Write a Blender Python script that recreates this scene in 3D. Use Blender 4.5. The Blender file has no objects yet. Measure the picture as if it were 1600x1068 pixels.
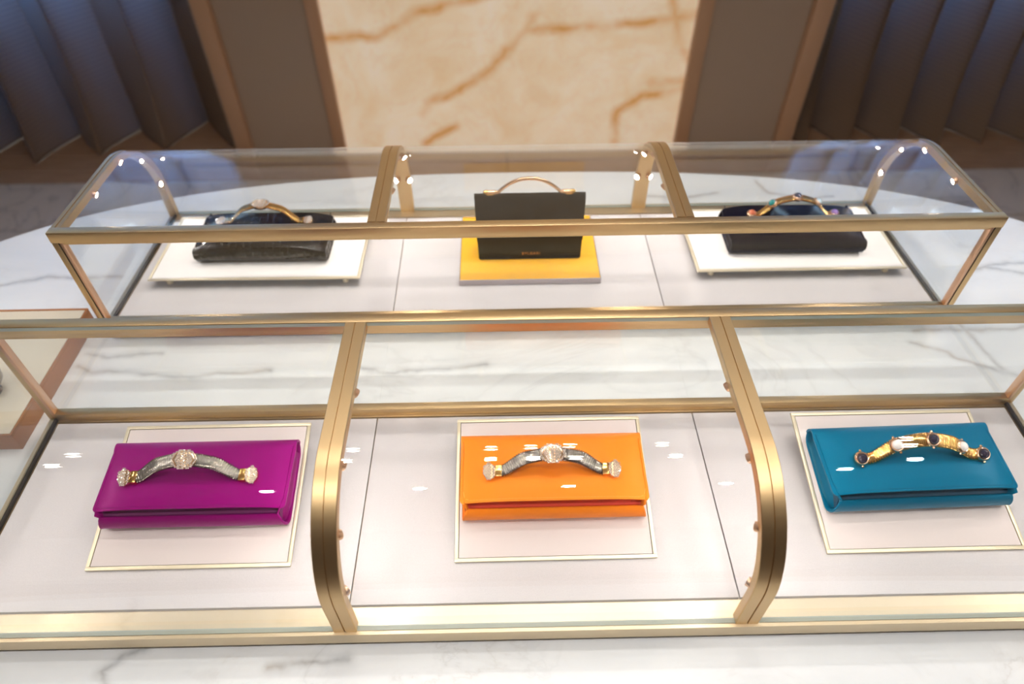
import bpy, bmesh, math, random
from mathutils import Vector, Matrix
random.seed(7)
S = bpy.context.scene
COL = S.collection
PI = math.pi

# ------------------------------------------------------------------ camera, world, exposure
def set_camera():
    pitch, yaw, roll = 0.79881, 0.02002, -0.00456
    cp, sp, cy, sy = math.cos(pitch), math.sin(pitch), math.cos(yaw), math.sin(yaw)
    fwd = Vector((sy * cp, cy * cp, -sp)); right = Vector((cy, -sy, 0)); up = right.cross(fwd)
    r2 = right * math.cos(roll) + up * math.sin(roll)
    u2 = up * math.cos(roll) - right * math.sin(roll)
    cam = bpy.data.cameras.new('camera'); o = bpy.data.objects.new('camera', cam); COL.objects.link(o)
    m = Matrix((r2, u2, -fwd)).transposed().to_4x4(); m.translation = (-0.03746, -0.72490, 0.72628)
    o.matrix_world = m
    cam.sensor_fit = 'HORIZONTAL'; cam.sensor_width = 36; cam.lens = 1056.785 / 1600 * 36
    cam.clip_start = 0.01; cam.clip_end = 50
    cam.dof.use_dof = True; cam.dof.focus_distance = 0.765; cam.dof.aperture_fstop = 3.4
    S.camera = o
set_camera()
world = bpy.data.worlds.new('world'); S.world = world; world.use_nodes = True
world.node_tree.nodes['Background'].inputs[0].default_value = (0.9, 0.75, 0.6, 1)
world.node_tree.nodes['Background'].inputs[1].default_value = 0.05
S.view_settings.view_transform = 'Standard'; S.view_settings.look = 'None'
S.view_settings.exposure = 0.0; S.view_settings.gamma = 1.0; S.view_settings.use_curve_mapping = False
S.cycles.transparent_max_bounces = 48; S.cycles.max_bounces = 9; S.cycles.adaptive_threshold = 0.02; S.cycles.glossy_bounces = 5
S.cycles.sample_clamp_indirect = 6.0
DOWNLIGHT_W = 9.8       # each small ceiling downlight
LED_STRENGTH = 400.0     # each lamp pod in the cases
ONYX_STRENGTH = 0.45     # backlit stone panel
WINDOW_STRENGTH = 58.0    # dusk-blue daylight behind the curtains

# ------------------------------------------------------------------ materials
def lin(c):
    return tuple((x / 12.92 if x <= 0.04045 else ((x + 0.055) / 1.055) ** 2.4) for x in [v / 255 for v in c]) + (1,)
def mat(name, rgb=(200, 200, 200), rough=0.5, metal=0.0, spec=0.5, **kw):
    m = bpy.data.materials.new(name); m.use_nodes = True
    b = m.node_tree.nodes['Principled BSDF']
    b.inputs['Base Color'].default_value = lin(rgb); b.inputs['Roughness'].default_value = rough
    b.inputs['Metallic'].default_value = metal; b.inputs['Specular IOR Level'].default_value = spec
    for k, v in kw.items(): b.inputs[k.replace('_', ' ')].default_value = v
    return m
def nd(m, t, **kw):
    n = m.node_tree.nodes.new(t)
    for k, v in kw.items(): setattr(n, k, v)
    return n
def lk(m, a, b): m.node_tree.links.new(a, b)
def bsdf(m): return m.node_tree.nodes['Principled BSDF']
def coords(m, scale=(1, 1, 1), kind='Object'):
    tc = nd(m, 'ShaderNodeTexCoord'); mp = nd(m, 'ShaderNodeMapping'); mp.inputs['Scale'].default_value = scale
    lk(m, tc.outputs[kind], mp.inputs[0]); return mp.outputs[0]
def noise(m, vec, scale=5, detail=4, rough=0.55, dist=0.0):
    n = nd(m, 'ShaderNodeTexNoise'); n.inputs['Scale'].default_value = scale; n.inputs['Detail'].default_value = detail
    n.inputs['Roughness'].default_value = rough; n.inputs['Distortion'].default_value = dist; lk(m, vec, n.inputs['Vector']); return n
def ramp(m, fac, stops):
    r = nd(m, 'ShaderNodeValToRGB'); el = r.color_ramp.elements
    while len(el) < len(stops): el.new(0.5)
    for e, (p, c) in zip(el, stops): e.position = p; e.color = c
    lk(m, fac, r.inputs[0]); return r.outputs[0]
def g(v): return (v, v, v, 1)
def math_n(m, op, a, b=None, clamp=False):
    n = nd(m, 'ShaderNodeMath', operation=op, use_clamp=clamp)
    for i, v in enumerate((a, b)):
        if v is None: continue
        if isinstance(v, (int, float)): n.inputs[i].default_value = v
        else: lk(m, v, n.inputs[i])
    return n.outputs[0]
def mixc(m, fac, a, b, mode='MIX'):
    n = nd(m, 'ShaderNodeMix', data_type='RGBA', blend_type=mode)
    for i, v in ((0, fac), (6, a), (7, b)):
        if isinstance(v, (int, float)): n.inputs[i].default_value = v
        elif isinstance(v, tuple): n.inputs[i].default_value = v
        else: lk(m, v, n.inputs[i])
    return n.outputs[2]
def bump(m, height, strength=0.2, distance=0.001):
    n = nd(m, 'ShaderNodeBump'); n.inputs['Strength'].default_value = strength; n.inputs['Distance'].default_value = distance
    lk(m, height, n.inputs['Height']); lk(m, n.outputs[0], bsdf(m).inputs['Normal'])
def vmath(m, op, a, b=None):
    n = nd(m, 'ShaderNodeVectorMath', operation=op)
    for i, v in enumerate((a, b)):
        if v is None: continue
        if isinstance(v, tuple): n.inputs[i].default_value = v
        elif isinstance(v, (int, float)): n.inputs[3].default_value = v
        else: lk(m, v, n.inputs[i])
    return n
def vein_dist(m, vec, lines):
    """smallest distance from a point to a set of stone-vein polylines (object space, metres)"""
    best = None
    for line in lines:
        for a, b in zip(line[:-1], line[1:]):
            a = Vector(a); b = Vector(b); d = b - a
            pa = vmath(m, 'SUBTRACT', vec, tuple(a)).outputs[0]
            t = math_n(m, 'MULTIPLY', vmath(m, 'DOT_PRODUCT', pa, tuple(d)).outputs['Value'], 1 / max(d.length_squared, 1e-9), True)
            sc = nd(m, 'ShaderNodeVectorMath', operation='SCALE'); sc.inputs[0].default_value = tuple(d); lk(m, t, sc.inputs['Scale'])
            L = vmath(m, 'LENGTH', vmath(m, 'SUBTRACT', pa, sc.outputs[0]).outputs[0]).outputs['Value']
            best = L if best is None else math_n(m, 'MINIMUM', best, L)
    return best
def jitter(m, vec, amount, scale):
    n = noise(m, vec, scale, 3)
    c = vmath(m, 'SUBTRACT', n.outputs['Color'], (0.5, 0.5, 0.5)).outputs[0]
    sc = nd(m, 'ShaderNodeVectorMath', operation='SCALE'); lk(m, c, sc.inputs[0]); sc.inputs['Scale'].default_value = amount
    return vmath(m, 'ADD', vec, sc.outputs[0]).outputs[0]

TABLE_VEINS = [
 [(-0.65,-0.024),(-0.613,-0.033),(-0.592,-0.031),(-0.541,-0.027)],
 [(-0.656,-0.049),(-0.627,-0.063),(-0.608,-0.061),(-0.575,-0.065),(-0.484,-0.075),(-0.375,-0.065)],
 [(0.572,-0.034),(0.617,-0.056),(0.623,-0.066),(0.679,-0.097),(0.694,-0.102)],
 [(0.663,0.019),(0.679,-0.097)],
 [(0.589,-0.011),(0.664,-0.009),(0.693,-0.012),(0.76,-0.005)],
 [(0.722,0.119),(0.769,0.136),(0.811,0.145),(0.90,0.146)],
 [(0.769,0.136),(0.801,0.127),(0.86,0.106)],
 [(-0.858,0.133),(-0.793,0.152),(-0.759,0.149),(-0.669,0.15)],
 [(-0.246,-0.063),(-0.214,-0.072),(-0.194,-0.075),(-0.172,-0.071),(-0.062,-0.064)],
 [(-0.395,-0.44),(-0.423,-0.453),(-0.454,-0.475),(-0.441,-0.49),(-0.46,-0.53)],
 [(-0.282,-0.477),(-0.251,-0.471),(-0.205,-0.469)],
 [(0.46,0.406),(0.474,0.367),(0.538,0.34),(0.591,0.351)],
 [(0.229,0.364),(0.299,0.351),(0.376,0.37)]]
def m_marble():
    m = mat('white_marble', rough=0.3, spec=0.5)
    v = coords(m)
    flat = vmath(m, 'MULTIPLY', v, (1, 1, 0)).outputs[0]
    j = jitter(m, flat, 0.016, 28)
    d = vein_dist(m, j, [[(x, y, 0) for x, y in l] for l in TABLE_VEINS])
    core = ramp(m, d, [(0.0, g(0.55)), (0.0022, g(0.26)), (0.009, g(0.0))])
    w = vmath(m, 'MULTIPLY', v, (1, 1.9, 1)).outputs[0]
    n1 = noise(m, w, 3.2, 6, 0.6, 1.2)
    r1 = math_n(m, 'ABSOLUTE', math_n(m, 'SUBTRACT', n1.outputs[0], 0.5))
    v1 = ramp(m, r1, [(0.0, g(0.16)), (0.012, g(0.06)), (0.05, g(0.0))])
    msk = ramp(m, noise(m, v, 2.3, 2).outputs[0], [(0.45, g(0)), (0.62, g(1))])
    tot = math_n(m, 'ADD', core, math_n(m, 'MULTIPLY', v1, msk), True)
    base = ramp(m, noise(m, w, 4, 5, 0.6, 0.6).outputs[0], [(0.3, lin((236, 240, 243))), (0.65, lin((247, 249, 250)))])
    tint = mixc(m, ramp(m, noise(m, v, 9, 2).outputs[0], [(0.45, g(0)), (0.65, g(1))]), lin((122, 126, 128)), lin((158, 140, 118)))
    lk(m, mixc(m, tot, base, tint), bsdf(m).inputs['Base Color'])
    return m
ONYX_VEINS = [
 [(-0.80,-0.43),(-0.539,-0.412),(-0.355,-0.319),(-0.182,-0.284),(0.1,-0.2)],
 [(0.112,-0.343),(0.086,-0.402),(-0.086,-0.583),(-0.262,-0.684),(-0.345,-0.713),(-0.386,-0.774)],
 [(0.086,-0.402),(0.243,-0.396),(0.565,-0.379),(0.80,-0.343)],
 [(-0.237,-0.834),(-0.305,-0.865),(-0.385,-0.917)],
 [(0.662,-0.2),(0.738,-0.442),(0.81,-0.538)],
 [(0.657,-0.637),(0.799,-0.63)],
 [(0.508,-0.918),(0.513,-0.772),(0.607,-0.696),(0.80,-0.663)]]
def m_onyx():
    m = mat('backlit_onyx', rough=0.25)
    v = coords(m); flat = vmath(m, 'MULTIPLY', v, (1, 0, 1)).outputs[0]
    j = jitter(m, flat, 0.045, 9)
    d = vein_dist(m, j, [[(x, 0, z) for x, z in l] for l in ONYX_VEINS])
    core = ramp(m, d, [(0.0, g(1.0)), (0.008, g(0.7)), (0.034, g(0.0))])
    fade = ramp(m, noise(m, v, 6, 2).outputs[0], [(0.34, g(0.28)), (0.58, g(0.95))])
    cloud = noise(m, v, 3.5, 7, 0.62, 0.8)
    base = ramp(m, cloud.outputs[0], [(0.28, lin((230, 200, 160))), (0.5, lin((238, 216, 186))), (0.72, lin((242, 226, 204)))])
    n1 = noise(m, v, 5.5, 6, 0.6, 1.5)
    fine = ramp(m, math_n(m, 'ABSOLUTE', math_n(m, 'SUBTRACT', n1.outputs[0], 0.5)), [(0.0, g(0.22)), (0.03, g(0.0))])
    c = mixc(m, fine, base, lin((206, 180, 150)))
    c = mixc(m, math_n(m, 'MULTIPLY', core, fade), c, lin((206, 142, 54)))
    lk(m, c, bsdf(m).inputs['Base Color']); lk(m, c, bsdf(m).inputs['Emission Color'])
    bsdf(m).inputs['Emission Strength'].default_value = ONYX_STRENGTH
    return m
def m_metal(name, rgb, rough=0.3, brush=(2, 120, 120), amt=0.025, bs=0.004):
    m = mat(name, rgb, rough, 1.0)
    n = noise(m, coords(m, brush), 22, 4, 0.7)
    r = ramp(m, n.outputs[0], [(0.3, g(rough - amt)), (0.7, g(rough + amt))]); lk(m, r, bsdf(m).inputs['Roughness'])
    bump(m, n.outputs[0], bs, 0.0005)
    return m
def m_glass():
    m = bpy.data.materials.new('clear_glass'); m.use_nodes = True; nt = m.node_tree; nt.nodes.clear()
    out = nd(m, 'ShaderNodeOutputMaterial'); tr = nd(m, 'ShaderNodeBsdfTransparent'); gl = nd(m, 'ShaderNodeBsdfGlossy')
    tr.inputs[0].default_value = (0.985, 0.992, 0.988, 1); gl.inputs['Roughness'].default_value = 0.0; gl.inputs[0].default_value = (1, 1, 1, 1)
    geo = nd(m, 'ShaderNodeNewGeometry'); fr = nd(m, 'ShaderNodeFresnel'); mx = nd(m, 'ShaderNodeMixShader')
    # thin flat pane: the exit face reflects as much as the entry face
    ior = math_n(m, 'ADD', math_n(m, 'MULTIPLY', geo.outputs['Backfacing'], 1 / 1.46 - 1.46), 1.46)
    lk(m, ior, fr.inputs[0]); lk(m, fr.outputs[0], mx.inputs[0]); lk(m, tr.outputs[0], mx.inputs[1]); lk(m, gl.outputs[0], mx.inputs[2])
    lk(m, mx.outputs[0], out.inputs[0]); return m
def m_emit(name, rgb, strength):
    m = bpy.data.materials.new(name); m.use_nodes = True; nt = m.node_tree; nt.nodes.clear()
    out = nd(m, 'ShaderNodeOutputMaterial'); e = nd(m, 'ShaderNodeEmission'); e.inputs[0].default_value = lin(rgb); e.inputs[1].default_value = strength
    lk(m, e.outputs[0], out.inputs[0]); return m
def m_cloth(name, rgb, scale=900, amt=0.06, rough=0.95, bs=0.25, sheen=0.0):
    m = mat(name, rgb, rough, 0, 0.2)
    n = noise(m, coords(m), scale, 2); c = lin(rgb)
    lo = tuple(x * (1 - amt) for x in c[:3]) + (1,); hi = tuple(min(1, x * (1 + amt)) for x in c[:3]) + (1,)
    lk(m, ramp(m, n.outputs[0], [(0.3, lo), (0.7, hi)]), bsdf(m).inputs['Base Color'])
    bump(m, n.outputs[0], bs, 0.0004); bsdf(m).inputs['Sheen Weight'].default_value = sheen
    return m
def m_satin(name, rgb, rough=0.36, spec=0.55, tint=None):
    m = mat(name, rgb, rough, 0, spec)
    b = bsdf(m)
    w = nd(m, 'ShaderNodeTexWave', wave_type='BANDS', bands_direction='Y'); w.inputs['Scale'].default_value = 420; w.inputs['Distortion'].default_value = 1.2
    lk(m, coords(m), w.inputs[0]); bump(m, w.outputs['Fac'], 0.12, 0.0003)
    b.inputs['Sheen Weight'].default_value = 0.35; b.inputs['Sheen Roughness'].default_value = 0.35
    b.inputs['Sheen Tint'].default_value = lin(tint or rgb); b.inputs['Specular Tint'].default_value = lin(tint or rgb)
    return m
def m_croc():
    m = mat('black_crocodile_leather', (14, 13, 18), 0.14, 0, 0.5)
    v = coords(m); hs = []
    for ax, sc in (('X', 27.0), ('DIAGONAL', 30.0)):
        w = nd(m, 'ShaderNodeTexWave', wave_type='BANDS', bands_direction=ax); w.inputs['Scale'].default_value = sc; w.inputs['Distortion'].default_value = 0.9; w.inputs['Detail Scale'].default_value = 3.0
        lk(m, v if ax == 'X' else vmath(m, 'MULTIPLY', v, (0.12, 1, 1)).outputs[0], w.inputs[0])
        hs.append(ramp(m, w.outputs['Fac'], [(0.0, g(0)), (0.35, g(1))]))
    bump(m, math_n(m, 'MULTIPLY', hs[0], hs[1]), 1.0, 0.0022)
    return m
def m_curtain():
    m = bpy.data.materials.new('woven_curtain'); m.use_nodes = True; nt = m.node_tree; nt.nodes.clear()
    out = nd(m, 'ShaderNodeOutputMaterial'); df = nd(m, 'ShaderNodeBsdfDiffuse'); tl = nd(m, 'ShaderNodeBsdfTranslucent'); mx = nd(m, 'ShaderNodeMixShader')
    w = nd(m, 'ShaderNodeTexWave', wave_type='BANDS', bands_direction='Z'); w.inputs['Scale'].default_value = 16; w.inputs['Distortion'].default_value = 0.5
    lk(m, coords(m), w.inputs[0])
    c = ramp(m, w.outputs['Fac'], [(0.1, lin((170, 140, 112))), (0.9, lin((192, 162, 132)))])
    lk(m, c, df.inputs[0]); tl.inputs[0].default_value = lin((150, 160, 176))
    bn = nd(m, 'ShaderNodeBump'); bn.inputs['Strength'].default_value = 0.3; bn.inputs['Distance'].default_value = 0.004
    lk(m, w.outputs['Fac'], bn.inputs['Height']); lk(m, bn.outputs[0], df.inputs['Normal'])
    mx.inputs[0].default_value = 0.45
    lk(m, df.outputs[0], mx.inputs[1]); lk(m, tl.outputs[0], mx.inputs[2]); lk(m, mx.outputs[0], out.inputs[0]); return m
def m_stone_floor():
    m = mat('grey_stone_floor', rough=0.35)
    n = noise(m, coords(m), 2.5, 6, 0.6, 1.0)
    r = math_n(m, 'ABSOLUTE', math_n(m, 'SUBTRACT', n.outputs[0], 0.5))
    lk(m, ramp(m, r, [(0.0, lin((164, 148, 132))), (0.02, lin((192, 174, 156))), (0.2, lin((202, 184, 165)))]), bsdf(m).inputs['Base Color'])
    return m
def m_wood():
    m = mat('brown_wood_floor', rough=0.45)
    n = noise(m, coords(m, (1, 9, 1)), 6, 5, 0.6, 0.4)
    lk(m, ramp(m, n.outputs[0], [(0.3, lin((150, 112, 82))), (0.7, lin((174, 136, 104)))]), bsdf(m).inputs['Base Color'])
    return m

M = dict(
    marble=m_marble(), onyx=m_onyx(), glass=m_glass(), curtain=m_curtain(), stone=m_stone_floor(), wood=m_wood(),
    gold=m_metal('brushed_champagne_gold', (212, 182, 136), 0.40), gold_y=m_metal('brushed_champagne_gold_rib', (212, 182, 136), 0.38, (120, 2, 2)),
    dark_gap=mat('dark_recess', (40, 34, 28), 0.7), glass_edge=mat('glass_edge', (168, 178, 168), 0.3, 0, 0.5),
    felt=m_cloth('pale_felt', (208, 203, 204)), tray_pink=m_cloth('pale_pink_leatherette', (224, 212, 209), 1400, 0.03, 0.6),
    tray_white=m_cloth('white_leatherette', (248, 243, 241), 1400, 0.02, 0.6), tray_yellow=m_cloth('yellow_leatherette', (250, 186, 40), 1400, 0.04, 0.6), tray_edge=mat('lilac_grey_edge', (196, 186, 192), 0.6),
    flange=m_metal('pale_brushed_gold', (224, 206, 174), 0.42), pale_gold=mat('pale_gold', (236, 224, 196), 0.45, 0.6),
    rose=m_metal('rose_gold', (226, 186, 154), 0.38), led=m_emit('led_lens', (255, 246, 238), LED_STRENGTH), lamp=m_emit('downlight_lens', (255, 236, 214), 60.0),
    purple=m_satin('magenta_satin', (130, 5, 100), tint=(232, 60, 200)), orange=m_satin('orange_satin', (249, 134, 34), tint=(255, 190, 110)), teal=m_satin('teal_satin', (0, 98, 132), tint=(40, 175, 215)),
    purple_in=mat('magenta_lining', (104, 4, 86), 0.6), orange_in=mat('red_orange_lining', (216, 56, 20), 0.6), teal_in=mat('teal_lining', (0, 66, 94), 0.6),
    croc=m_croc(), black=mat('black_leather', (13, 9, 8), 0.5, 0, 0.15), navy=m_satin('navy_satin', (8, 10, 26), 0.45, 0.2, (40, 55, 120)), navy_in=mat('black_lining', (10, 10, 14), 0.6),
    silver=mat('polished_gunmetal', (146, 140, 132), 0.2, 1.0), bright_gold=mat('polished_gold', (232, 186, 112), 0.14, 1.0), pink_gold=mat('polished_rose_gold', (244, 204, 168), 0.2, 1.0),
    crystal=mat('crystal', (255, 246, 236), 0.12, 0.7, 1.0), pearl=mat('pearl', (246, 240, 236), 0.18, 0, 0.6, Coat_Weight=0.6), gem=mat('dark_blue_gem', (40, 38, 58), 0.05, 0, 0.9),
    teal_gem=mat('teal_gem', (30, 140, 140), 0.05, 0, 0.9), lilac_gem=mat('lilac_gem', (160, 130, 200), 0.05, 0, 0.9), coral_gem=mat('coral_gem', (214, 120, 90), 0.08, 0, 0.8), pale_gem=mat('pale_blue_gem', (200, 222, 232), 0.05, 0, 0.9),
    tan=mat('tan_leather', (172, 112, 64), 0.5), cream=m_cloth('cream_suede', (224, 214, 194), 700, 0.03),
    pilaster=mat('taupe_pilaster', (178, 158, 138), 0.6), trim=mat('bronze_beige_trim', (204, 164, 130), 0.4), wall=mat('taupe_wall', (170, 152, 134), 0.7), ceiling=mat('warm_white_ceiling', (236, 230, 222), 0.8), dark_wall=mat('taupe_room_wall', (168, 152, 138), 0.7),
    window=m_emit('blue_daylight_pane', (140, 182, 222), WINDOW_STRENGTH), lettering=mat('gilt_lettering', (226, 160, 82), 0.3, 1.0), smoke=mat('smoky_silver', (150, 140, 134), 0.12, 0.8), stitch=None)

# ------------------------------------------------------------------ mesh helpers
def link(name, verts, faces, material, parent=None, smooth=False, mats=None, fmat=None):
    me = bpy.data.meshes.new(name); me.from_pydata([tuple(v) for v in verts], [], faces); me.update()
    bm = bmesh.new(); bm.from_mesh(me); bmesh.ops.recalc_face_normals(bm, faces=bm.faces); bm.to_mesh(me); bm.free()
    for mm in (mats or [material]): me.materials.append(mm)
    if fmat:
        for p, i in zip(me.polygons, fmat): p.material_index = i
    if smooth:
        for p in me.polygons: p.use_smooth = True
    o = bpy.data.objects.new(name, me); COL.objects.link(o); o.parent = parent
    return o
def smooth_angle(o, deg=40):
    for p in o.data.polygons: p.use_smooth = True
    o.data.set_sharp_from_angle(angle=math.radians(deg)); return o
class MB:
    """collects shapes for ONE mesh"""
    def __init__(s): s.v = []; s.f = []; s.m = []
    def add(s, v, f, mi=0):
        k = len(s.v); s.v += [tuple(x) for x in v]; s.f += [tuple(i + k for i in q) for q in f]; s.m += [mi] * len(f)
    def box(s, x0, x1, y0, y1, z0, z1, mi=0, b=0.0):
        if b <= 0:
            s.add([(x, y, z) for z in (z0, z1) for x, y in ((x0, y0), (x1, y0), (x1, y1), (x0, y1))],
                  [(3, 2, 1, 0), (4, 5, 6, 7), (0, 1, 5, 4), (1, 2, 6, 5), (2, 3, 7, 6), (3, 0, 4, 7)], mi); return
        bm = bmesh.new(); bmesh.ops.create_cube(bm, size=1)
        for v in bm.verts: v.co = ((x0 + x1) / 2 + v.co.x * (x1 - x0), (y0 + y1) / 2 + v.co.y * (y1 - y0), (z0 + z1) / 2 + v.co.z * (z1 - z0))
        bmesh.ops.bevel(bm, geom=bm.edges[:], offset=b, segments=2, affect='EDGES', profile=0.5)
        s.bm(bm, mi)
    def bm(s, bm, mi=0, matrix=None):
        if matrix is not None: bmesh.ops.transform(bm, matrix=matrix, verts=bm.verts[:])
        bm.verts.index_update(); s.add([v.co for v in bm.verts], [[v.index for v in f.verts] for f in bm.faces], mi); bm.free()
    def prism(s, poly, z0, z1, mi=0):
        n = len(poly)
        s.add([(x, y, z0) for x, y in poly] + [(x, y, z1) for x, y in poly], [tuple(range(n))[::-1], tuple(range(n, 2 * n))] + [(i, (i + 1) % n, n + (i + 1) % n, n + i) for i in range(n)], mi)
    def loft(s, rings, closed_ring=True, caps=True, mi=0):
        n = len(rings[0]); v = [p for r in rings for p in r]; f = []
        for i in range(len(rings) - 1):
            for k in range(n if closed_ring else n - 1):
                a, b = i * n + k, i * n + (k + 1) % n; f.append((a, b, b + n, a + n))
        if caps and closed_ring: f += [tuple(range(n))[::-1], tuple(range((len(rings) - 1) * n, len(rings) * n))]
        s.add(v, f, mi)
    def lathe(s, prof, seg=16, origin=(0, 0, 0), axis=(0, 0, 1), mi=0):
        q = Vector((0, 0, 1)).rotation_difference(Vector(axis)); o = Vector(origin)
        s.loft([[o + q @ Vector((r * math.cos(2 * PI * k / seg), r * math.sin(2 * PI * k / seg), z)) for k in range(seg)] for r, z in prof], True, True, mi)
    def ball(s, c, r, sub=1, mi=0, scale=(1, 1, 1)):
        bm = bmesh.new(); bmesh.ops.create_icosphere(bm, subdivisions=sub, radius=r)
        s.bm(bm, mi, Matrix.Translation(c) @ Matrix.Diagonal((*scale, 1)))
    def build(s, name, material, parent=None, smooth=None, mats=None):
        o = link(name, s.v, s.f, material, parent, False, mats, s.m)
        if smooth: smooth_angle(o, smooth)
        return o
def tag(o, label=None, cat=None, group=None, kind=None):
    for k, v in (('label', label), ('category', cat), ('group', group), ('kind', kind)):
        if v: o[k] = v
    return o
def empty(name, loc=(0, 0, 0), rot=(0, 0, 0)):
    o = bpy.data.objects.new(name, None); COL.objects.link(o); o.location = loc; o.rotation_euler = rot; o.empty_display_size = 0.05; return o
def boxpart(name, material, parent, *a, b=0.0):
    m = MB(); m.box(*a, b=b); return m.build(name, material, parent, 30 if b else None)
def structure(o, label): return tag(o, label, None, None, 'structure')

# ------------------------------------------------------------------ the room
FLOOR, CEIL, WALL = -0.96, 1.9, 2.2
XR, YF0 = 3.2, -3.4
fl = structure(boxpart('floor', M['dark_gap'], None, -XR, XR, YF0, 2.65, FLOOR - 0.06, FLOOR - 0.006), 'grey stone floor with a wooden strip along the far wall')
tile_me = {}
def tile(x0, x1, y0, y1, material, name):
    gpx = 0.002; key = (round(x1 - x0, 3), round(y1 - y0, 3), material.name)
    if key not in tile_me:
        w, d = (x1 - x0) / 2 - gpx, (y1 - y0) / 2 - gpx
        m = MB(); m.box(-w, w, -d, d, -0.006, 0.0)
        o = m.build(name, material); tile_me[key] = o.data; COL.objects.unlink(o); bpy.data.objects.remove(o)
    o = bpy.data.objects.new(name, tile_me[key]); COL.objects.link(o); o.location = ((x0 + x1) / 2, (y0 + y1) / 2, FLOOR); o.parent = fl
xs = [-3.2 + 0.8 * i for i in range(9)]
ys = [-3.4, -2.5, -1.6, -0.7, 0.2, 0.865, 1.614, 1.972]
for j in range(len(ys) - 1):
    for i in range(8): tile(xs[i], xs[i + 1], ys[j], ys[j + 1], M['stone'], 'stone_slab')
for k in range(5):
    for i in range(4): tile(-3.2 + 1.6 * i, -1.6 + 1.6 * i, 1.972 + 0.1356 * k, 1.972 + 0.1356 * (k + 1), M['wood'], 'floorboard')
structure(boxpart('ceiling', M['ceiling'], None, -XR, XR, YF0, 2.65, CEIL, CEIL + 0.05), 'plain warm white ceiling above the shop room')
structure(boxpart('wall_left', M['dark_wall'], None, -XR - 0.06, -XR, YF0, 2.65, FLOOR, CEIL), 'taupe side wall left of the curtains')
structure(boxpart('wall_right', M['dark_wall'], None, XR, XR + 0.06, YF0, 2.65, FLOOR, CEIL), 'taupe side wall right of the curtains')
structure(boxpart('wall_front', M['dark_wall'], None, -XR, XR, YF0 - 0.06, YF0, FLOOR, CEIL), 'taupe wall behind the viewer')
bw = MB()
bw.box(-1.30, 1.36, WALL + 0.03, 2.65, FLOOR, CEIL)                # block carrying the onyx panel
for a, b in ((-XR, -1.30), (1.36, XR)):
    bw.box(a, b, 2.60, 2.65, FLOOR, -0.12); bw.box(a, b, 2.60, 2.65, 1.75, CEIL)
structure(bw.build('wall_back', M['wall']), 'taupe back wall with two curtained window bays')
for n, (a, b) in enumerate(((-XR, -1.30), (1.36, XR)), 1):
    w = empty('window_%d' % n, ((a + b) / 2, 2.62, 0.815)); structure(w, 'blue daylight window behind the %s curtain' % ('left', 'right')[n - 1])
    hw = (b - a) / 2
    boxpart('pane', M['window'], w, -hw + 0.06, hw - 0.06, -0.004, 0.004, -0.875, 0.875)
    fm = MB()
    for x0, x1, z0, z1 in ((-hw, -hw + 0.06, -0.935, 0.935), (hw - 0.06, hw, -0.935, 0.935), (-hw + 0.06, hw - 0.06, -0.935, -0.875), (-hw + 0.06, hw - 0.06, 0.875, 0.935)): fm.box(x0, x1, -0.02, 0.02, z0, z1)
    fm.build('window_frame', M['trim'], w)
# onyx panel between bronze trims, and the two pilasters
op = empty('onyx_wall_panel', (0, WALL, 0)); tag(op, 'glowing cream onyx wall panel with golden veins behind the cases', 'wall panel')
boxpart('stone_sheet', M['onyx'], op, -0.765, 0.80, 0.0, 0.028, FLOOR, CEIL)
for x0, x1 in ((-0.815, -0.760), (0.795, 0.858)): boxpart('edge_trim', M['trim'], op, x0, x1, -0.03, 0.028, FLOOR, CEIL, b=0.006)
for x0, x1, t0, t1, side in ((-1.19, -0.8155, -1.262, -1.19, 'left'), (0.8585, 1.265, 1.265, 1.345, 'right')):
    p = empty('pilaster', ((x0 + x1) / 2, WALL, FLOOR)); c = (x0 + x1) / 2
    tag(p, 'taupe pilaster %s of the onyx panel beside the curtain' % side, 'pilaster')
    boxpart('panel', M['pilaster'], p, x0 - c, x1 - c, -0.012, 0.029, 0, CEIL - FLOOR)
    boxpart('edge_trim', M['trim'], p, t0 - c, t1 - c, -0.05, 0.029, 0, CEIL - FLOOR, b=0.006)

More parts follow.
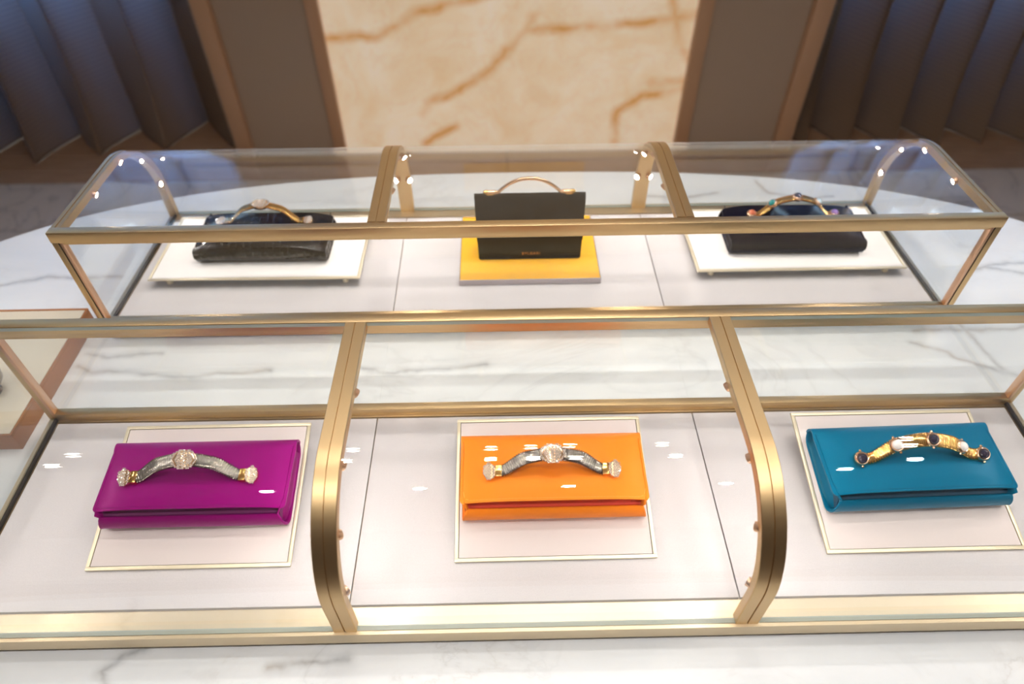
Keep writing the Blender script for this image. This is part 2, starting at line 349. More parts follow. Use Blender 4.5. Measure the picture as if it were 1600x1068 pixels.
# curtains: one gathered sheet each, with real folds and thickness
def curtain(label, x0, x1, folds, ybase, lean, seed):
    rnd = random.Random(seed); nx, nz = 260, 26
    ph = [rnd.uniform(-0.5, 0.5) for _ in range(6)]
    def pt(u, w, off):
        z = FLOOR + 0.004 + (CEIL - FLOOR - 0.02) * w
        gath = 1.0 - 0.25 * w
        a = 2 * PI * (folds * u + 0.10 * math.sin(5 * u + ph[0]) + 0.05 * math.sin(11 * u + ph[1] + w))
        amp = (0.10 + 0.035 * math.sin(7 * u + ph[2])) * gath
        x = x0 + (x1 - x0) * u + 0.030 * math.sin(2 * a + ph[3]) * gath * 0.6 + 0.02 * math.sin(a + 3 * w)
        flare = math.exp(-w * 9) * 0.05
        y = ybase + lean * (u - 0.5) - amp * math.sin(a) - flare * (1 + math.sin(a + 0.6)) + off
        return (x, y, z)
    W = [(k / nz) ** 1.6 for k in range(nz + 1)]
    v = []; f = []
    for off in (0, 0.006):
        for w in W:
            for i in range(nx + 1): v.append(pt(i / nx, w, off))
    N = (nx + 1) * (nz + 1)
    for k in range(nz):
        for i in range(nx):
            a = k * (nx + 1) + i; f.append((a, a + 1, a + nx + 2, a + nx + 1)); f.append((N + a, N + a + nx + 1, N + a + nx + 2, N + a + 1))
    for i in range(nx): f.append((i, N + i, N + i + 1, i + 1)); a = nz * (nx + 1) + i; f.append((a, a + 1, N + a + 1, N + a))
    for k in range(nz):
        a = k * (nx + 1); f.append((a, a + nx + 1, N + a + nx + 1, N + a)); a += nx; f.append((a, N + a, N + a + nx + 1, a + nx + 1))
    tag(link('curtain', v, f, M['curtain'], None, True), label, 'curtain', 'curtains beside the onyx panel')
curtain('heavy woven curtain hanging left of the onyx panel', -3.1, -1.29, 6.6, 2.33, 0.30, 3)
curtain('heavy woven curtain hanging right of the onyx panel', 1.37, 3.1, 8.0, 2.36, -0.02, 5)

# ------------------------------------------------------------------ the marble table
def superellipse(a, b, n, cx, cy, k=128):
    r = []
    for i in range(k):
        t = 2 * PI * i / k; c, s_ = math.cos(t), math.sin(t)
        r.append((cx + a * math.copysign(abs(c) ** (2 / n), c), cy + b * math.copysign(abs(s_) ** (2 / n), s_)))
    return r
tb = empty('display_table', (0, 0, FLOOR)); tag(tb, 'large oval table with a white veined marble top', 'table')
T0 = -FLOOR
def ring(off, z): return [(x, y, z) for x, y in superellipse(1.07 - off, 0.537 - off, 2.5, 0, -0.082)]
tm = MB(); tm.loft([ring(0.012, T0 - 0.035), ring(0.002, T0 - 0.030), ring(0, T0 - 0.02), ring(0, T0 - 0.006), ring(0.0015, T0 - 0.002), ring(0.005, T0)])
top = tm.build('marble_top', M['marble'], tb, 30)
top.location = (0, 0, 0)
pm = MB(); pm.prism(superellipse(0.8, 0.34, 2.5, 0, -0.082, 64), 0, T0 - 0.035); pm.build('pedestal', M['gold'], tb, 30)

# ------------------------------------------------------------------ glass display cases
H, HB, D, R, HW, TAU, RX = 0.1987, 0.0295, 0.288, 0.110, 0.63, 0.0084, 0.2046
def hw(y): return HW - TAU * y / D
def profile(inset=0.0, y0=0.013, zend=HB, seg=18):
    """flat top, rounded shoulder, straight front: list of (y, z, inward normal)"""
    pts = [(y0, H - inset, (0, -1)), ((y0 + D - R) / 2, H - inset, (0, -1))]
    for k in range(seg + 1):
        t = PI / 2 * k / seg; r = R - inset
        pts.append((D - R + r * math.sin(t), H - R + r * math.cos(t), (-math.sin(t), -math.cos(t))))
    pts.append((D - inset, zend, (-1, 0))); return pts
def sweep(mb, cross, xc, inset=0.0, y0=0.013, mi=0, zend=HB):
    """cross: closed list of (across, inward); xc: function of y"""
    mb.loft([[(xc(y) + a, y + n[0] * d, z + n[1] * d) for a, d in cross] for y, z, n in profile(inset, y0, zend)], True, True, mi)
POD_T = (('flat', 0.105), ('arc', 0.10), ('arc', 0.52), ('arc', 0.95))
def pod_site(kind, t, depth):
    if kind == 'flat': y, z, n = t, H, (0, -1)
    else:
        a = PI / 2 * t; y, z, n = D - R + R * math.sin(a), H - R + R * math.cos(a), (-math.sin(a), -math.cos(a))
    return y + n[0] * depth, z + n[1] * depth, n
def pods(parent, xside, sx, depth=0.010, side=0.72, inw=0.7):
    for kind, t in POD_T:
        y, z, n = pod_site(kind, t, depth)
        ax = Vector((sx * side, n[0] * inw, n[1] * inw)).normalized()
        m = MB(); o = Vector((xside, y, z))
        m.lathe([(0.0040, -0.003), (0.0050, -0.001), (0.0052, 0.0025), (0.0049, 0.0048), (0.0042, 0.0050), (0.0040, 0.0038)], 14, o, ax, 0)
        m.lathe([(0.0039, 0.0036), (0.0038, 0.0041), (0.0020, 0.0045)], 12, o, ax, 1)
        m.build('lamp_pod', M['rose'], parent, 50, [M['rose'], M['led']])
def display_case(label, loc, rotz):
    c = empty('display_case', loc, (0, 0, rotz)); tag(c, label, 'display case', 'glass display cases on the marble table')
    # base: gold plinth frame round the felt, on a recessed dark foot
    yb = D + 0.004
    def quad(y0, y1, ins): return [(-hw(y0) + ins, y0), (hw(y0) - ins, y0), (hw(y1) - ins, y1), (-hw(y1) + ins, y1)]
    m = MB(); m.prism(quad(0.010, yb - 0.012, 0.010), 0, 0.009); m.build('recessed_foot', M['dark_gap'], c)
    m = MB()
    m.prism(quad(0.0, yb, 0.0), 0.009, HB - 0.006)
    fy0, fy1, fi = 0.014, D - 0.024, 0.012
    o_, i_ = quad(0.0, yb, 0.0), quad(fy0, fy1, fi)
    for k in range(4):
        j = (k + 1) % 4; m.prism([o_[k], o_[j], i_[j], i_[k]], HB - 0.006, HB)
    m.build('base_frame', M['flange'], c)
    for a, b in ((-1, -RX - 0.0008), (-RX + 0.0008, RX - 0.0008), (RX + 0.0008, 1)):
        def cl(x, y): return max(-hw(y) + fi + 0.002, min(hw(y) - fi - 0.002, x))
        m = MB(); m.prism([(cl(a, fy0), fy0 + 0.002), (cl(b, fy0), fy0 + 0.002), (cl(b, fy1), fy1 - 0.003), (cl(a, fy1), fy1 - 0.003)], HB - 0.0055, HB - 0.0005); m.build('felt_panel', M['felt'], c)
    # door side frame
    boxpart('bottom_rail', M['gold'], c, -HW + 0.011, HW - 0.011, 0.0, 0.011, HB, HB + 0.012, b=0.001)
    r = boxpart('top_rail', M['gold'], c, -HW, HW, -0.001, 0.0125, H - 0.0155, H + 0.001, b=0.0012)
    boxpart('rail_lip', M['gold'], r, -HW + 0.012, HW - 0.012, 0.002, 0.0105, H - 0.020, H - 0.0157, b=0.0006)
    for sx in (-1, 1):
        p = boxpart('corner_post', M['gold_y'], c, *sorted((sx * HW, sx * (HW - 0.0085))), 0.0, 0.0085, HB, H - 0.0157, b=0.0010)
        boxpart('post_bead', M['rose'], p, *sorted((sx * (HW - 0.0088), sx * (HW - 0.0135))), 0.001, 0.0105, HB, H - 0.0157, b=0.0008)
        boxpart('post_groove', M['dark_gap'], p, *sorted((sx * (HW - 0.0082), sx * (HW - 0.0092))), 0.0004, 0.004, HB, H - 0.0157)
        a = MB(); w = 0.0125; d = 0.011
        sweep(a, [(-w / 2, 0), (-w * 0.1, 0), (-w * 0.06, 0.0012), (w * 0.06, 0.0012), (w * 0.1, 0), (w / 2, 0), (w / 2, d), (-w / 2, d)], lambda y, sx=sx: sx * (hw(y) - w / 2))
        arch = a.build('end_arch', M['gold_y'], c, 35)
        pods(arch, sx * (HW - 0.0145), -sx, 0.0095, 0.9, 0.42)
        # end pane, filling the arch
        poly = [(y, z) for y, z, n in profile(0.0045, 0.004)] + [(0.004, HB)]
        m = MB(); n = len(poly); x = lambda y, o: sx * (hw(y) - 0.0045 - o)
        m.add([(x(y, 0), y, z) for y, z in poly] + [(x(y, 0.004), y, z) for y, z in poly], [tuple(range(n)), tuple(range(n, 2 * n))[::-1]] + [(i, (i + 1) % n, n + (i + 1) % n, n + i) for i in range(n)])
        m.build('end_pane', M['glass'], c)
        m = MB(); m.add([(sx * (hw(y) - 0.0125 + o), y + e, HB + z) for z in (0.0, 0.0045) for y, e in ((0.011, 0), (D - 0.008, 0)) for o in (0, 0.003)], [(0, 1, 3, 2), (4, 5, 7, 6), (0, 1, 5, 4), (2, 3, 7, 6), (0, 2, 6, 4), (1, 3, 7, 5)])
        m.build('pane_seal', M['dark_gap'], c)
    for sx in (-1, 1):
        a = MB(); w = 0.0236; d = 0.010
        sweep(a, [(-w / 2, 0.0006), (-w / 2 + 0.0006, 0), (-0.0008, 0), (-0.0005, 0.0014), (0.0005, 0.0014), (0.0008, 0), (w / 2 - 0.0006, 0), (w / 2, 0.0006), (w / 2, d), (-w / 2, d)], lambda y, sx=sx: sx * RX, -0.0012)
        rib = a.build('curved_rib', M['gold_y'], c, 35)
        for e in (-1, 1): pods(rib, sx * RX + e * 0.0085, e, 0.0105)
    # glass: three bent panes and the door pane
    def edge(k):
        return {0: lambda y: -hw(y) + 0.0105, 1: lambda y: -RX - 0.0085, 2: lambda y: -RX + 0.0085, 3: lambda y: RX - 0.0085, 4: lambda y: RX + 0.0085, 5: lambda y: hw(y) - 0.0105}[k]
    for k in (0, 2, 4):
        l, r_ = edge(k), edge(k + 1); m = MB()
        rings = [[(l(y), y, z), (r_(y), y, z), (r_(y), y + n[0] * 0.005, z + n[1] * 0.005), (l(y), y + n[0] * 0.005, z + n[1] * 0.005)] for y, z, n in profile(0.0, 0.0128, HB + 0.0008)]
        m.loft(rings)
        m.m = [0] * len(m.f); m.m[-1] = 1; m.m[-2] = 1
        m.build('bent_pane', M['glass'], c, 30, [M['glass'], M['glass_edge']])
    boxpart('door_pane', M['glass'], c, -HW + 0.011, HW - 0.011, 0.0045, 0.0085, HB + 0.0105, H - 0.017)
    return c
display_case('long glass case with curved front holding the purple, orange and teal clutches', (0.0032, -0.1648, 0), PI - 0.0039)
display_case('long glass case at the back holding three dark bags, curved side away', (0.0036, 0.0, 0), 0)

# ------------------------------------------------------------------ display trays
TILT = math.radians(12.64)
def display_tray(label, center, rotz, tilt, w, d, cover, frame, legs=0.0, thick=0.0028, group='tilted display trays in the cases', fw=0.0046):
    """root at the middle of the tray's upper face; local +y is the raised edge"""
    t = empty('display_tray', center, (0, 0, 0)); t.rotation_euler = (Matrix.Rotation(rotz, 3, 'Z') @ Matrix.Rotation(tilt, 3, 'X')).to_euler()
    tag(t, label, 'display tray', group)
    boxpart('cover', cover, t, -w / 2 + fw, w / 2 - fw, -d / 2 + fw, d / 2 - fw, -thick + 0.0004, -0.0007, b=0.0003)
    boxpart('backing_gap', M['dark_gap'], t, -w / 2 + fw - 0.0006, w / 2 - fw + 0.0006, -d / 2 + fw - 0.0006, d / 2 - fw + 0.0006, -thick + 0.0001, -0.0014)
    for x0, x1, y0, y1 in ((-w / 2, w / 2, -d / 2, -d / 2 + fw - 0.0006), (-w / 2, w / 2, d / 2 - fw + 0.0006, d / 2), (-w / 2, -w / 2 + fw - 0.0006, -d / 2 + fw - 0.0006, d / 2 - fw + 0.0006), (w / 2 - fw + 0.0006, w / 2, -d / 2 + fw - 0.0006, d / 2 - fw + 0.0006)):
        boxpart('frame_strip', frame, t, x0, x1, y0, y1, -thick, 0, b=0.0004)
    if legs:
        for sx, sy in ((-1, 1), (1, 1)) + (((-1, -1), (1, -1)) if not tilt else ()):
            m = MB(); ax = Vector((0, -math.sin(tilt), -math.cos(tilt)))      # straight down
            m.lathe([(0.0042, 0.001), (0.0042, legs - 0.003), (0.0050, legs - 0.002), (0.0050, legs)], 12, (sx * (w / 2 - 0.026), sy * (d / 2 - 0.012), -0.0015), ax)
            m.build('leg', frame, t, 40)
    return t
TRAY_D = 0.1701
def raised(center, tilt, d, floor=HB - 0.0005): return center[2] + (d / 2 - 0.012) * math.sin(tilt) - 0.0015 * math.cos(tilt) - floor - 0.0003
front_trays = []
for x, w_ in ((-0.3828, 'purple'), (0.0165, 'orange'), (0.4252, 'teal')):
    cpos = (x, -0.2989, 0.0511)
    front_trays.append(display_tray('pale pink tray in a thin gold frame under the %s clutch' % w_, cpos, 0, TILT, 0.2215, TRAY_D, M['tray_pink'], M['pale_gold'], raised(cpos, TILT, TRAY_D)))
rear_t = 0.0
def rear_tray(label, x, w, rz):
    cpos = (x, 0.085 + 0.083, 0.0452)
    return display_tray(label, cpos, PI + rz, rear_t, w, 0.166, M['tray_white'], M['pale_gold'], raised(cpos, rear_t, 0.166), group='flat pale trays on short legs in the rear case')
tr_croc = rear_tray('wide pale tray on short legs under the black crocodile clutch', -0.4205, 0.328, -0.010)
tr_navy = rear_tray('wide pale tray on short legs under the navy clutch', 0.4350, 0.331, 0.0)
display_tray('flat yellow square tray under the upright black handbag', (0.0075, 0.0785 + 0.085, 0.040), 0, 0, 0.222, 0.17, M['tray_yellow'], M['tray_edge'], 0, 0.0104, None, 0.0016)

# ------------------------------------------------------------------ clutch bags
def tube(mb, pts, rad, seg=6, mi=0):
    rings = []
    for i, p in enumerate(pts):
        t = (Vector(pts[min(i + 1, len(pts) - 1)]) - Vector(pts[max(i - 1, 0)])).normalized()
        u = t.cross(Vector((0, 0.31, 0.95))).normalized(); v = t.cross(u)
        rr = rad(i) if callable(rad) else rad
        rings.append([Vector(p) + rr * (u * math.cos(2 * PI * k / seg) + v * math.sin(2 * PI * k / seg)) for k in range(seg)])
    mb.loft(rings, True, True, mi)
def sheet(grid, thick_fn):
    """closed thin sheet from a grid of (point, inward normal)"""
    nr, nc = len(grid), len(grid[0]); v = [p for r in grid for p, n in r] + [p + n * thick_fn for r in grid for p, n in r]; N = nr * nc; f = []
    for i in range(nr - 1):
        for k in range(nc - 1):
            a = i * nc + k; f.append((a, a + 1, a + nc + 1, a + nc)); f.append((N + a, N + a + nc, N + a + nc + 1, N + a + 1))
    for k in range(nc - 1): f.append((k, N + k, N + k + 1, k + 1)); a = (nr - 1) * nc + k; f.append((a, a + 1, N + a + 1, N + a))
    for i in range(nr - 1):
        a = i * nc; f.append((a, a + nc, N + a + nc, N + a)); a += nc - 1; f.append((a, N + a, N + a + nc, a + nc))
    return v, f
def arch_a(x, L):
    """rise of a clutch handle 0..1: flat ends, quick shoulder, broad arch"""
    u = abs(2 * x / L)
    if u > 0.80: return 0.0
    k = 1 - u / 0.80; k = k * k * (3 - 2 * k); return 0.55 * math.sin(min(1, (0.80 - u) / 0.42) * PI / 2) ** 1.6 + 0.45 * k
def clutch(label, center, rotz, tilt, fabric, lining, w=0.208, handle='silver', hx=0.0, hy=0.0, hl=0.145, piping=None):
    """local frame lies in the tray's face: x along the bag, y towards the spine, z off the tray"""
    c = empty('clutch_bag', center); c.rotation_euler = (Matrix.Rotation(rotz, 3, 'Z') @ Matrix.Rotation(tilt, 3, 'X')).to_euler()
    tag(c, label, 'clutch bag', 'clutch bags in the cases')
    TH = 0.030; rs = TH / 2; ys = 0.040; yn = -0.0300
    # side outline: flap edge -> over the top -> spine -> underside -> rounded front
    flap_p = [(-0.0310 + (ys + 0.0310) * (k / 18) ** 2.0, 0) for k in range(19)]
    def spine(a): return (ys + rs * math.sin(a), rs + rs * math.cos(a)), (-math.sin(a), -math.cos(a))
    nx = 44
    def lift(y): return 0.0075 * (ys - y) / (ys + 0.031)
    def wid(y):                       # rounded flap corners
        e = y + 0.0315; rc = 0.0055
        return w / 2 - (rc - math.sqrt(max(0, rc * rc - (rc - e) ** 2)) if e < rc else 0)
    G = []
    for y, _ in flap_p:
        row = []
        for k in range(nx + 1):
            s_ = 2 * k / nx - 1; s2 = math.copysign(abs(s_) ** 0.8, s_)
            puff = 0.0042 * (1 - abs(s2) ** 2.8) * min(1, (y + 0.036) / 0.02) 
            row.append((Vector((wid(y) * s2, y, TH + lift(y) + puff - 0.0055 * abs(s2) ** 6)), Vector((0, 0, -1))))
        G.append(row)
    for q in range(1, 7):
        a = PI / 2 * q / 6 * 1.15; (y, z), n = spine(a); fade = max(0, 1 - q / 3)
        G.append([(Vector((w / 2 * math.copysign(abs(2 * k / nx - 1) ** 0.8, 2 * k / nx - 1), y, z + 0.0042 * fade * (1 - abs(2 * k / nx - 1) ** 2.24) - 0.0055 * fade * abs(2 * k / nx - 1) ** 4.8)), Vector((0, n[0], n[1]))) for k in range(nx + 1)])
    v, f = sheet(G, 0.0024); fl_ = link('flap', v, f, fabric, c); smooth_angle(fl_, 50)
    # stitched edge of the flap
    st = MB()
    path = [Vector((-(w / 2 - 0.003), ys - 0.004 * k, 0)) for k in range(int((ys + 0.022) / 0.004))] + [Vector((-(w / 2 - 0.006), -0.0262, 0)), Vector((-(w / 2 - 0.011), -0.0280, 0))]
    path = path + [Vector((x, -0.0284, 0)) for x in [-(w / 2 - 0.014) + (w - 0.028) * k / 52 for k in range(53)]] + [Vector((-p.x, p.y, 0)) for p in reversed(path)]
    def ztop(x, y): return TH + lift(y) + 0.0042 * (1 - abs(x / (w / 2)) ** 2.8) * min(1, (y + 0.036) / 0.02) - 0.0055 * abs(x / (w / 2)) ** 6
    for a, b in zip(path[:-1], path[1:]):
        m_ = a.lerp(b, 0.15); n_ = a.lerp(b, 0.80)
        m_.z = ztop(m_.x, m_.y) + 0.0001; n_.z = ztop(n_.x, n_.y) + 0.0001
        tube(st, [m_, n_], 0.00028, 4)
    so = st.build('stitching', piping or fabric, fl_); so['kind'] = 'stuff'
    # lower shell: underside and rounded front
    S_ = []
    for q in range(0, 5):
        a = PI * (0.58 + 0.42 * q / 4); (y, z), n = spine(a); S_.append(((y, z), n))
    S_.append(((0.0, 0.0), (0, 1))); rn = 0.0130
    for q in range(0, 7):
        a = PI / 2 * q / 6 * 1.18; S_.append(((yn - rn * math.sin(a), rn - rn * math.cos(a)), (math.sin(a), math.cos(a))))
    (yl, zl), nl = S_[-1]; S_ += [((yl + 0.0012, zl + 0.0040), (0.97, -0.22)), ((yl + 0.0032, zl + 0.0080), (0.90, -0.42)), ((yl + 0.0062, zl + 0.0108), (0.75, -0.66))]
    def lw(i): return w / 2 - 0.002 - 0.0060 * (max(0, i - 7) / (len(S_) - 8)) ** 2.2
    Gb = [[(Vector((lw(i) * (k / 6 - 1), y, z)), Vector((0, n[0], n[1]))) for k in range(13)] for i, ((y, z), n) in enumerate(S_)]
    v, f = sheet(Gb, 0.0024); b_ = link('lower_shell', v, f, fabric, c); smooth_angle(b_, 50)
    for sx in (-1, 1):
        rb = MB(); tube(rb, [(sx * (lw(i) - 0.0005), y + n[0] * 0.001, z + n[1] * 0.001) for i, ((y, z), n) in enumerate(S_)], 0.0015, 6); rb.build('edge_binding', fabric, b_, 60)
    # pocket and gussets between the shells
    ins = [(ys + 0.011 * math.sin(a), rs + 0.0115 * math.cos(a)) for a in [PI * q / 8 for q in range(9)]] + [(yn + 0.001, 0.0028), (yn - 0.007, 0.0075), (yn - 0.0085, 0.013), (yn - 0.003, 0.0235), (yn + 0.012, 0.0285)]
    m = MB(); x0, x1 = -w / 2 + 0.0075, w / 2 - 0.0075; n = len(ins)
    m.add([(x0, y, z) for y, z in ins] + [(x1, y, z) for y, z in ins], [tuple(range(n)), tuple(range(n, 2 * n))[::-1]] + [(i, (i + 1) % n, n + (i + 1) % n, n + i) for i in range(n)])
    m.build('pocket', lining, c, 40)
    for sx in (-1, 1):                # folded side gusset
        m = MB(); xs_ = (w / 2 - 0.002, w / 2 - 0.010, w / 2 - 0.003)
        rows = [[(sx * (w / 2 - (0.0055 if y < -0.03 else 0.0020) - 0.005 * (1 - abs(2 * j / 6 - 1))), y, 0.0035 + (0.0235 + lift(y) * 0.85) * j / 6) for j in range(7)] for y in (-0.0365 , -0.018, 0.0, 0.015, 0.030, 0.044)]
        vv = [p for r in rows for p in r] + [(p[0] - sx * 0.0012, p[1], p[2]) for r in rows for p in r]; N = 42; ff = []
        for i in range(5):
            for j in range(6): a = i * 7 + j; ff += [(a, a + 1, a + 8, a + 7), (N + a, N + a + 7, N + a + 8, N + a + 1)]
        for j in range(6): ff += [(j, N + j, N + j + 1, j + 1), (35 + j, 36 + j, N + 36 + j, N + 35 + j)]
        for i in range(5): ff += [(i * 7, i * 7 + 7, N + i * 7 + 7, N + i * 7), (i * 7 + 6, N + i * 7 + 6, N + i * 7 + 13, i * 7 + 13)]
        link('gusset', vv, ff, fabric, c, True)
    # ------------- handle: ribbed band arching over the flap
    hm = {'silver': M['silver'], 'gold': M['bright_gold']}[handle.split('_')[0]]
    top0 = TH + 0.0105
    RISE = Vector((0, 0.0125, 0.0175)) if abs(rotz) < 1 else Vector((0, -0.004, 0.029))
    def ctr(x): return Vector((hx + x, hy, top0)) + RISE * arch_a(x, hl)
    wdir = Vector((0, 0.95, 0.26)).normalized() if abs(rotz) < 1 else Vector((0, 1, 0))
    rings = []; L0 = hl - 0.020; nst = 58 * 4
    for i in range(nst + 1):
        x = -L0 / 2 + L0 * i / nst; p = ctr(x); t = (ctr(x + 0.0006) - ctr(x - 0.0006)).normalized()
        u = (wdir - t * wdir.dot(t)).normalized(); nn = t.cross(u).normalized()
        k = 1 + 0.15 * math.sin(2 * PI * i / 4 + 0.5); taper = 0.82 + 0.18 * min(1, arch_a(x, hl) * 1.5)
        rings.append([p + u * (0.0074 * taper * k * math.copysign(abs(math.cos(b)) ** 0.7, math.cos(b))) + nn * (0.0024 * k * math.copysign(abs(math.sin(b)) ** 0.8, math.sin(b))) for b in [2 * PI * q / 14 for q in range(14)]])
    m = MB(); m.loft(rings); hd = m.build('handle', hm, c, 60)
    def plaque(x, rx, ry, name, half=0):
        """pave plaque lying on the band: crystal-set oval with two bars across"""
        p = ctr(x); t = (ctr(x + 0.001) - ctr(x - 0.001)).normalized(); u = (wdir - t * wdir.dot(t)).normalized(); nn = t.cross(u).normalized()
        if nn.z < 0: nn = -nn
        m = MB(); seg = 20
        def at(a, b, h_): return p + t * a + u * b + nn * h_
        m.loft([[at(rx * s1 * math.cos(2 * PI * q / seg), ry * s1 * math.sin(2 * PI * q / seg), h_) for q in range(seg)] for s1, h_ in ((0.95, -0.003), (1, -0.001), (1, 0.0022), (0.9, 0.0032))])
        plate = m.build(name, M['pink_gold'], c, 40)
        cr = MB(); d_ = 0.0019
        def stone(a, b, r=0.00095):
            bm = bmesh.new(); bmesh.ops.create_icosphere(bm, subdivisions=1, radius=r); q = random.random() * 6
            cr.bm(bm, 0, Matrix.Translation(at(a, b, 0.0034)) @ Matrix.Rotation(q, 4, 'X') @ Matrix.Rotation(q * 2, 4, 'Z'))
        row = 0; b = -ry * 1.1
        while b <= ry * 1.1:
            a = -rx + (0.00095 if row % 2 else 0)
            while a <= rx:
                e = (a / rx) ** 2 + (b / (ry * 1.1)) ** 2; keep = e <= 1.0
                if half: keep = keep and a * half > -rx * 0.75 and not (-rx * 0.45 < a * half < -rx * 0.2)
                else: keep = keep and not (0.0016 < abs(a) < 0.0030) and not (0.50 < e < 0.66 and abs(b) < ry * 0.7 and abs(a) > 0.003)
                if keep: stone(a, b, 0.00098)
                a += 0.0019
            b += 0.00165; row += 1
        o = cr.build('crystals', M['crystal'], plate); o['kind'] = 'stuff'
    if 'gem' not in handle:
        plaque(0, 0.0138, 0.0104, 'clasp_plaque')
        for sx in (-1, 1):
            plaque(sx * (hl / 2 - 0.0035), 0.0075, 0.0092, 'end_cap', sx)
            x0 = sx * (hl / 2 - 0.017); m = MB(); m.box(hx + min(x0, x0 + sx * 0.0075), hx + max(x0, x0 + sx * 0.0075), hy - 0.0070, hy + 0.0070, top0 - 0.0040, top0 + 0.0034, b=0.001); m.build('collar', M['bright_gold'], c, 40)
    else:
        stones = {'gold_gem': ((-0.5, 'gem'), (-0.23, 'pearl'), (0.05, 'gem'), (0.30, 'pearl'), (0.5, 'gem')), 'gold_gem_rear': ((-0.5, 'lilac_gem'), (-0.25, 'pale_gem'), (0.0, 'gem'), (0.27, 'teal_gem'), (0.5, 'coral_gem'))}[handle]
        for fx, gm in stones:
            x = fx * (hl - 0.012); p = ctr(x); t = (ctr(x + 0.001) - ctr(x - 0.001)).normalized(); u = (wdir - t * wdir.dot(t)).normalized(); nn = t.cross(u).normalized()
            if nn.z < 0: nn = -nn
            m = MB(); m.lathe([(0.0062, -0.0035), (0.0082, -0.001), (0.0080, 0.0030), (0.0066, 0.0044), (0.0056, 0.0040)], 18, p, nn)
            for s_ in (-1, 1): m.ball(p + u * s_ * 0.0088 + nn * 0.001, 0.0018, 1)
            bez = m.build('gem_bezel', M['pink_gold'], c, 50)
            m = MB(); q = Vector((0, 0, 1)).rotation_difference(nn)
            m.lathe([(0.0056, 0.0034), (0.0053, 0.0052), (0.0042, 0.0068), (0.0024, 0.0078), (0.0006, 0.0081)], 16, p, nn); m.build('stone', M[gm], bez, 70)
        if handle == 'gold_gem':
            for sx in (-1, 1):
                m = MB(); m.box(hx + sx * (hl / 2 - 0.010) - 0.006, hx + sx * (hl / 2 - 0.010) + 0.006, hy - 0.005, hy + 0.005, TH - 0.001, top0, b=0.001); m.build('mount', M['bright_gold'], c, 40)
    return c
def on(t, x, y): 
    m = (Matrix.Translation(t.location) @ t.rotation_euler.to_matrix().to_4x4()); return m @ Vector((x, y, 0.0002))
def at_tray(t, x, y, rz, tilt, *a, dz=0.0, **k): return clutch(a[0], on(t, x, y), rz, tilt, *a[1:], **k)
at_tray(front_trays[0], 0.0015, 0.0, 0.0, TILT, 'shiny magenta satin clutch with a silver crystal handle', M['purple'], M['purple_in'], handle='silver', hx=-0.004, hy=0.004, piping=M['purple_in'])
at_tray(front_trays[1], 0.0, 0.0, 0.0, TILT, 'bright orange satin clutch with a silver crystal handle', M['orange'], M['orange_in'], handle='silver', hx=-0.002, hy=0.002, piping=mat('orange_thread', (255, 176, 90), 0.6))
at_tray(front_trays[2], 0.001, 0.002, 0.02, TILT, 'teal blue satin clutch with a gold gem-studded handle', M['teal'], M['teal_in'], handle='gold_gem', hx=0.003, hy=0.007, hl=0.150, piping=M['teal_in'])
at_tray(tr_croc, -0.006, -0.006, PI - 0.012, rear_t, 'glossy black crocodile leather clutch lying with its spine towards the viewer', M['croc'], M['black'], w=0.208, handle='gold', hy=-0.004, piping=M['black'])
at_tray(tr_navy, 0.0, -0.004, PI - 0.02, rear_t, 'dark navy clutch with coloured gems along its gold handle', M['navy'], M['navy_in'], w=0.214, handle='gold_gem_rear', hy=-0.002, piping=M['navy_in'])

# ------------------------------------------------------------------ upright handbag
hb = empty('handbag', (0.0085, 0.151, 0.0403)); tag(hb, 'small upright black handbag with a gold arched handle on a yellow tray', 'handbag')
hwid, hh = 0.0815, 0.104                 # slim wedge: deep foot, narrow top
fy = lambda z: -0.0244 + 0.0215 * z / hh  # front face leans back
by_ = lambda z: 0.016 - 0.009 * z / hh
m = MB()
zs = [0.0, 0.003, 0.03, 0.06, 0.09, hh - 0.003, hh]
m.loft([[(sx * (hwid - c_) * (1 + 0.035 * z / hh), (fy(z) + e if q == 0 else by_(z) - e), z) for sx, q in ((-1, 0), (1, 0), (1, 1), (-1, 1))] for z, c_, e in zip(zs, (0.003, 0.0005, 0, 0, 0, 0.0005, 0.003), (0.002, 0.0003, 0, 0, 0, 0.0003, 0.002))])
m.build('body', M['black'], hb, 40)
m = MB(); fp = [(by_(0.05) + 0.0006, 0.05), (by_(hh) + 0.0006, hh - 0.002), (by_(hh) - 0.002, hh + 0.0022), (fy(hh) + 0.002, hh + 0.0022), (fy(hh) - 0.0012, hh - 0.002), (fy(0.034) - 0.0022, 0.034)]
inn = [(by_(0.05), 0.05), (by_(hh) - 0.0002, hh - 0.003), (by_(hh) - 0.003, hh + 0.0006), (fy(hh) + 0.003, hh + 0.0006), (fy(hh) - 0.0002, hh - 0.003), (fy(0.034) - 0.0002, 0.034)]
m.loft([[(x * (1 + 0.037 * z / hh), y, z) for y, z in fp + inn[::-1]] for x in (-hwid - 0.0004, hwid + 0.0004)]); m.build('flap', M['black'], hb, 40)
hy_ = (fy(hh) + by_(hh)) / 2
pts = []
for k in range(41):
    u = 2 * k / 40 - 1; a = max(0.0, 1 - (abs(u) / 0.74) ** 2.2) if abs(u) < 0.74 else 0.0
    pts.append((-0.001 + u * 0.064, hy_, hh + 0.0055 + 0.0235 * a))
m = MB(); tube(m, pts, lambda i: 0.0026 if 4 < i < 36 else 0.0034, 10); m.build('handle', M['pink_gold'], hb, 60)
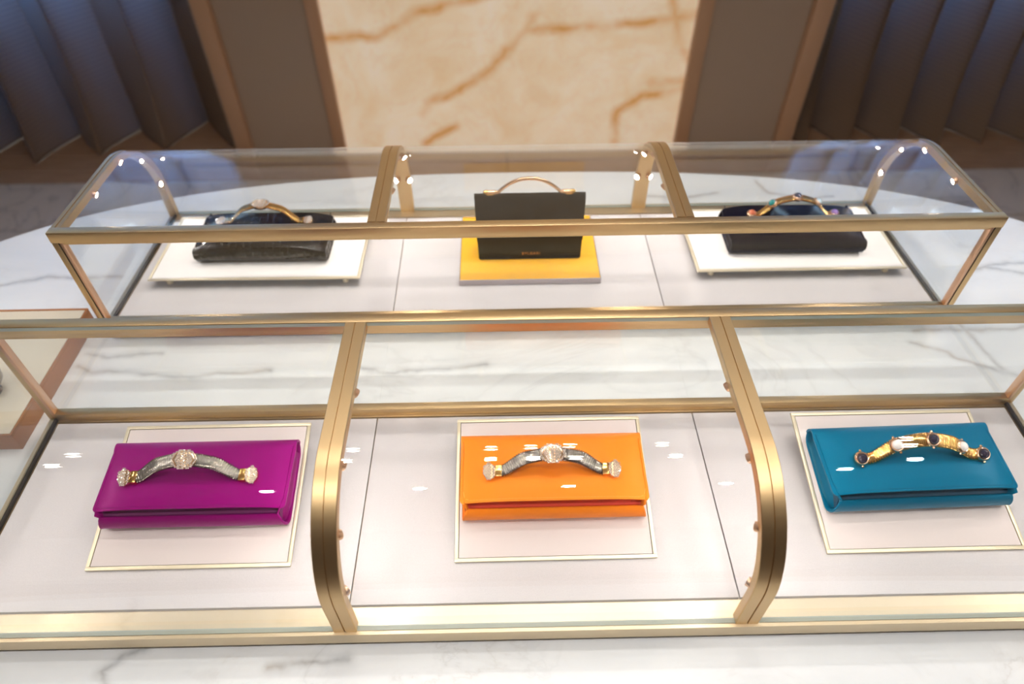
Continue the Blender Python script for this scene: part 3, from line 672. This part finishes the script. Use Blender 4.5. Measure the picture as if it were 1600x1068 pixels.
for sx in (-1, 1):
    m = MB(); m.ball((-0.001 + sx * 0.0655, hy_, hh + 0.0058), 0.0038, 2, 0, (1.3, 1, 1)); m.box(-0.001 + sx * 0.060 - 0.005, -0.001 + sx * 0.060 + 0.005, hy_ - 0.0035, hy_ + 0.0035, hh + 0.0020, hh + 0.004, b=0.0005)
    m.build('handle_mount', M['bright_gold'], hb, 50)
cu = bpy.data.curves.new('lettering', 'FONT'); cu.body = 'BVLGARI'; cu.size = 0.0062; cu.extrude = 0.0002; cu.align_x = 'CENTER'; cu.align_y = 'CENTER'; cu.space_character = 1.25
tmp = bpy.data.objects.new('lettering_curve', cu); COL.objects.link(tmp)
bpy.context.view_layer.update()
me = bpy.data.meshes.new_from_object(tmp.evaluated_get(bpy.context.evaluated_depsgraph_get())); bpy.data.objects.remove(tmp)
me.materials.clear(); me.materials.append(M['lettering'])
lt = bpy.data.objects.new('lettering', me); COL.objects.link(lt); lt.parent = hb; lt.location = (0.002, fy(0.011) - 0.0004, 0.011); lt.rotation_euler = (PI / 2 - math.atan(0.0215 / hh), 0, 0)

# ------------------------------------------------------------------ leather box and ornament at the left of the table
lb = empty('leather_box', (-0.86, -0.0775, 0)); tag(lb, 'low tan leather presentation box with a cream suede top', 'presentation box')
bx, by = 0.196, 0.1185
boxpart('body', M['tan'], lb, -bx, bx, -by, by, 0.0, 0.0265, b=0.001)
for a in ((-bx, bx, by - 0.004, by), (-bx, bx, -by, -by + 0.0025), (-bx, -bx + 0.0025, -by + 0.0026, by - 0.0041), (bx - 0.0025, bx, -by + 0.0026, by - 0.0041)): boxpart('rim', M['tan'], lb, *a, 0.0266, 0.0305, b=0.0006)
boxpart('suede_top', M['cream'], lb, -bx + 0.003, bx - 0.003, -by + 0.003, by - 0.0045, 0.0266, 0.0302)
og = MB(); og.lathe([(0.014, 0), (0.015, 0.002), (0.011, 0.005), (0.018, 0.012), (0.025, 0.022), (0.027, 0.034), (0.023, 0.046), (0.013, 0.054), (0.006, 0.057)], 28)
og = og.build('ornament', M['smoke'], None, 60); og.location = (-0.725, -0.125, 0.0304); tag(og, 'rounded smoky silver ornament standing on the suede box', 'ornament')

# ------------------------------------------------------------------ ceiling downlights
ring_me = lens_me = None
m = MB(); m.loft([[(r * math.cos(2 * PI * k / 24), r * math.sin(2 * PI * k / 24), z) for k in range(24)] for r, z in ((0.040, 0), (0.040, -0.004), (0.030, -0.006), (0.027, 0.0), (0.027, -0.0005), (0.040, 0))], True, False)
ring0 = m.build('trim_ring', M['ceiling'], None, 40); m = MB(); m.lathe([(0.022, 0.0), (0.022, -0.002), (0.016, -0.004), (0.006, -0.005)], 24); lens0 = m.build('lens', M['lamp'], None, 50)
LIGHTS = [(-1.65, 0.57), (-1.62, 0.16), (-0.61, 0.58), (-0.60, 0.14), (-0.09, 0.55), (-0.09, 0.11), (0.06, 0.57), (0.06, 0.11), (0.21, 0.59), (0.21, 0.10), (0.56, 0.58), (0.56, 0.10),
          (1.50, 0.62), (1.44, 0.35), (1.37, -0.18), (1.12, -0.47), (-0.87, -0.86), (-0.34, -0.86), (0.18, -0.87), (0.73, -0.88)]
for i, (x, y) in enumerate(LIGHTS):
    d = empty('downlight', (x, y, CEIL)); tag(d, 'small round downlight recessed in the ceiling above the table', 'downlight', 'ceiling downlights')
    for src in (ring0, lens0):
        o = src if i == 0 else src.copy()
        if i: COL.objects.link(o)
        o.parent = d
    ld = bpy.data.lights.new('downlight_beam', 'SPOT'); ld.energy = DOWNLIGHT_W * (0.42 if y > 0.45 else 0.88 if y > -0.3 else 1.7); ld.color = (1.0, 0.965, 0.925); ld.spot_size = math.radians(125); ld.spot_blend = 0.8; ld.shadow_soft_size = 0.02
    lo = bpy.data.objects.new('downlight_beam', ld); COL.objects.link(lo); lo.parent = d; lo.location = (0, 0, -0.012)
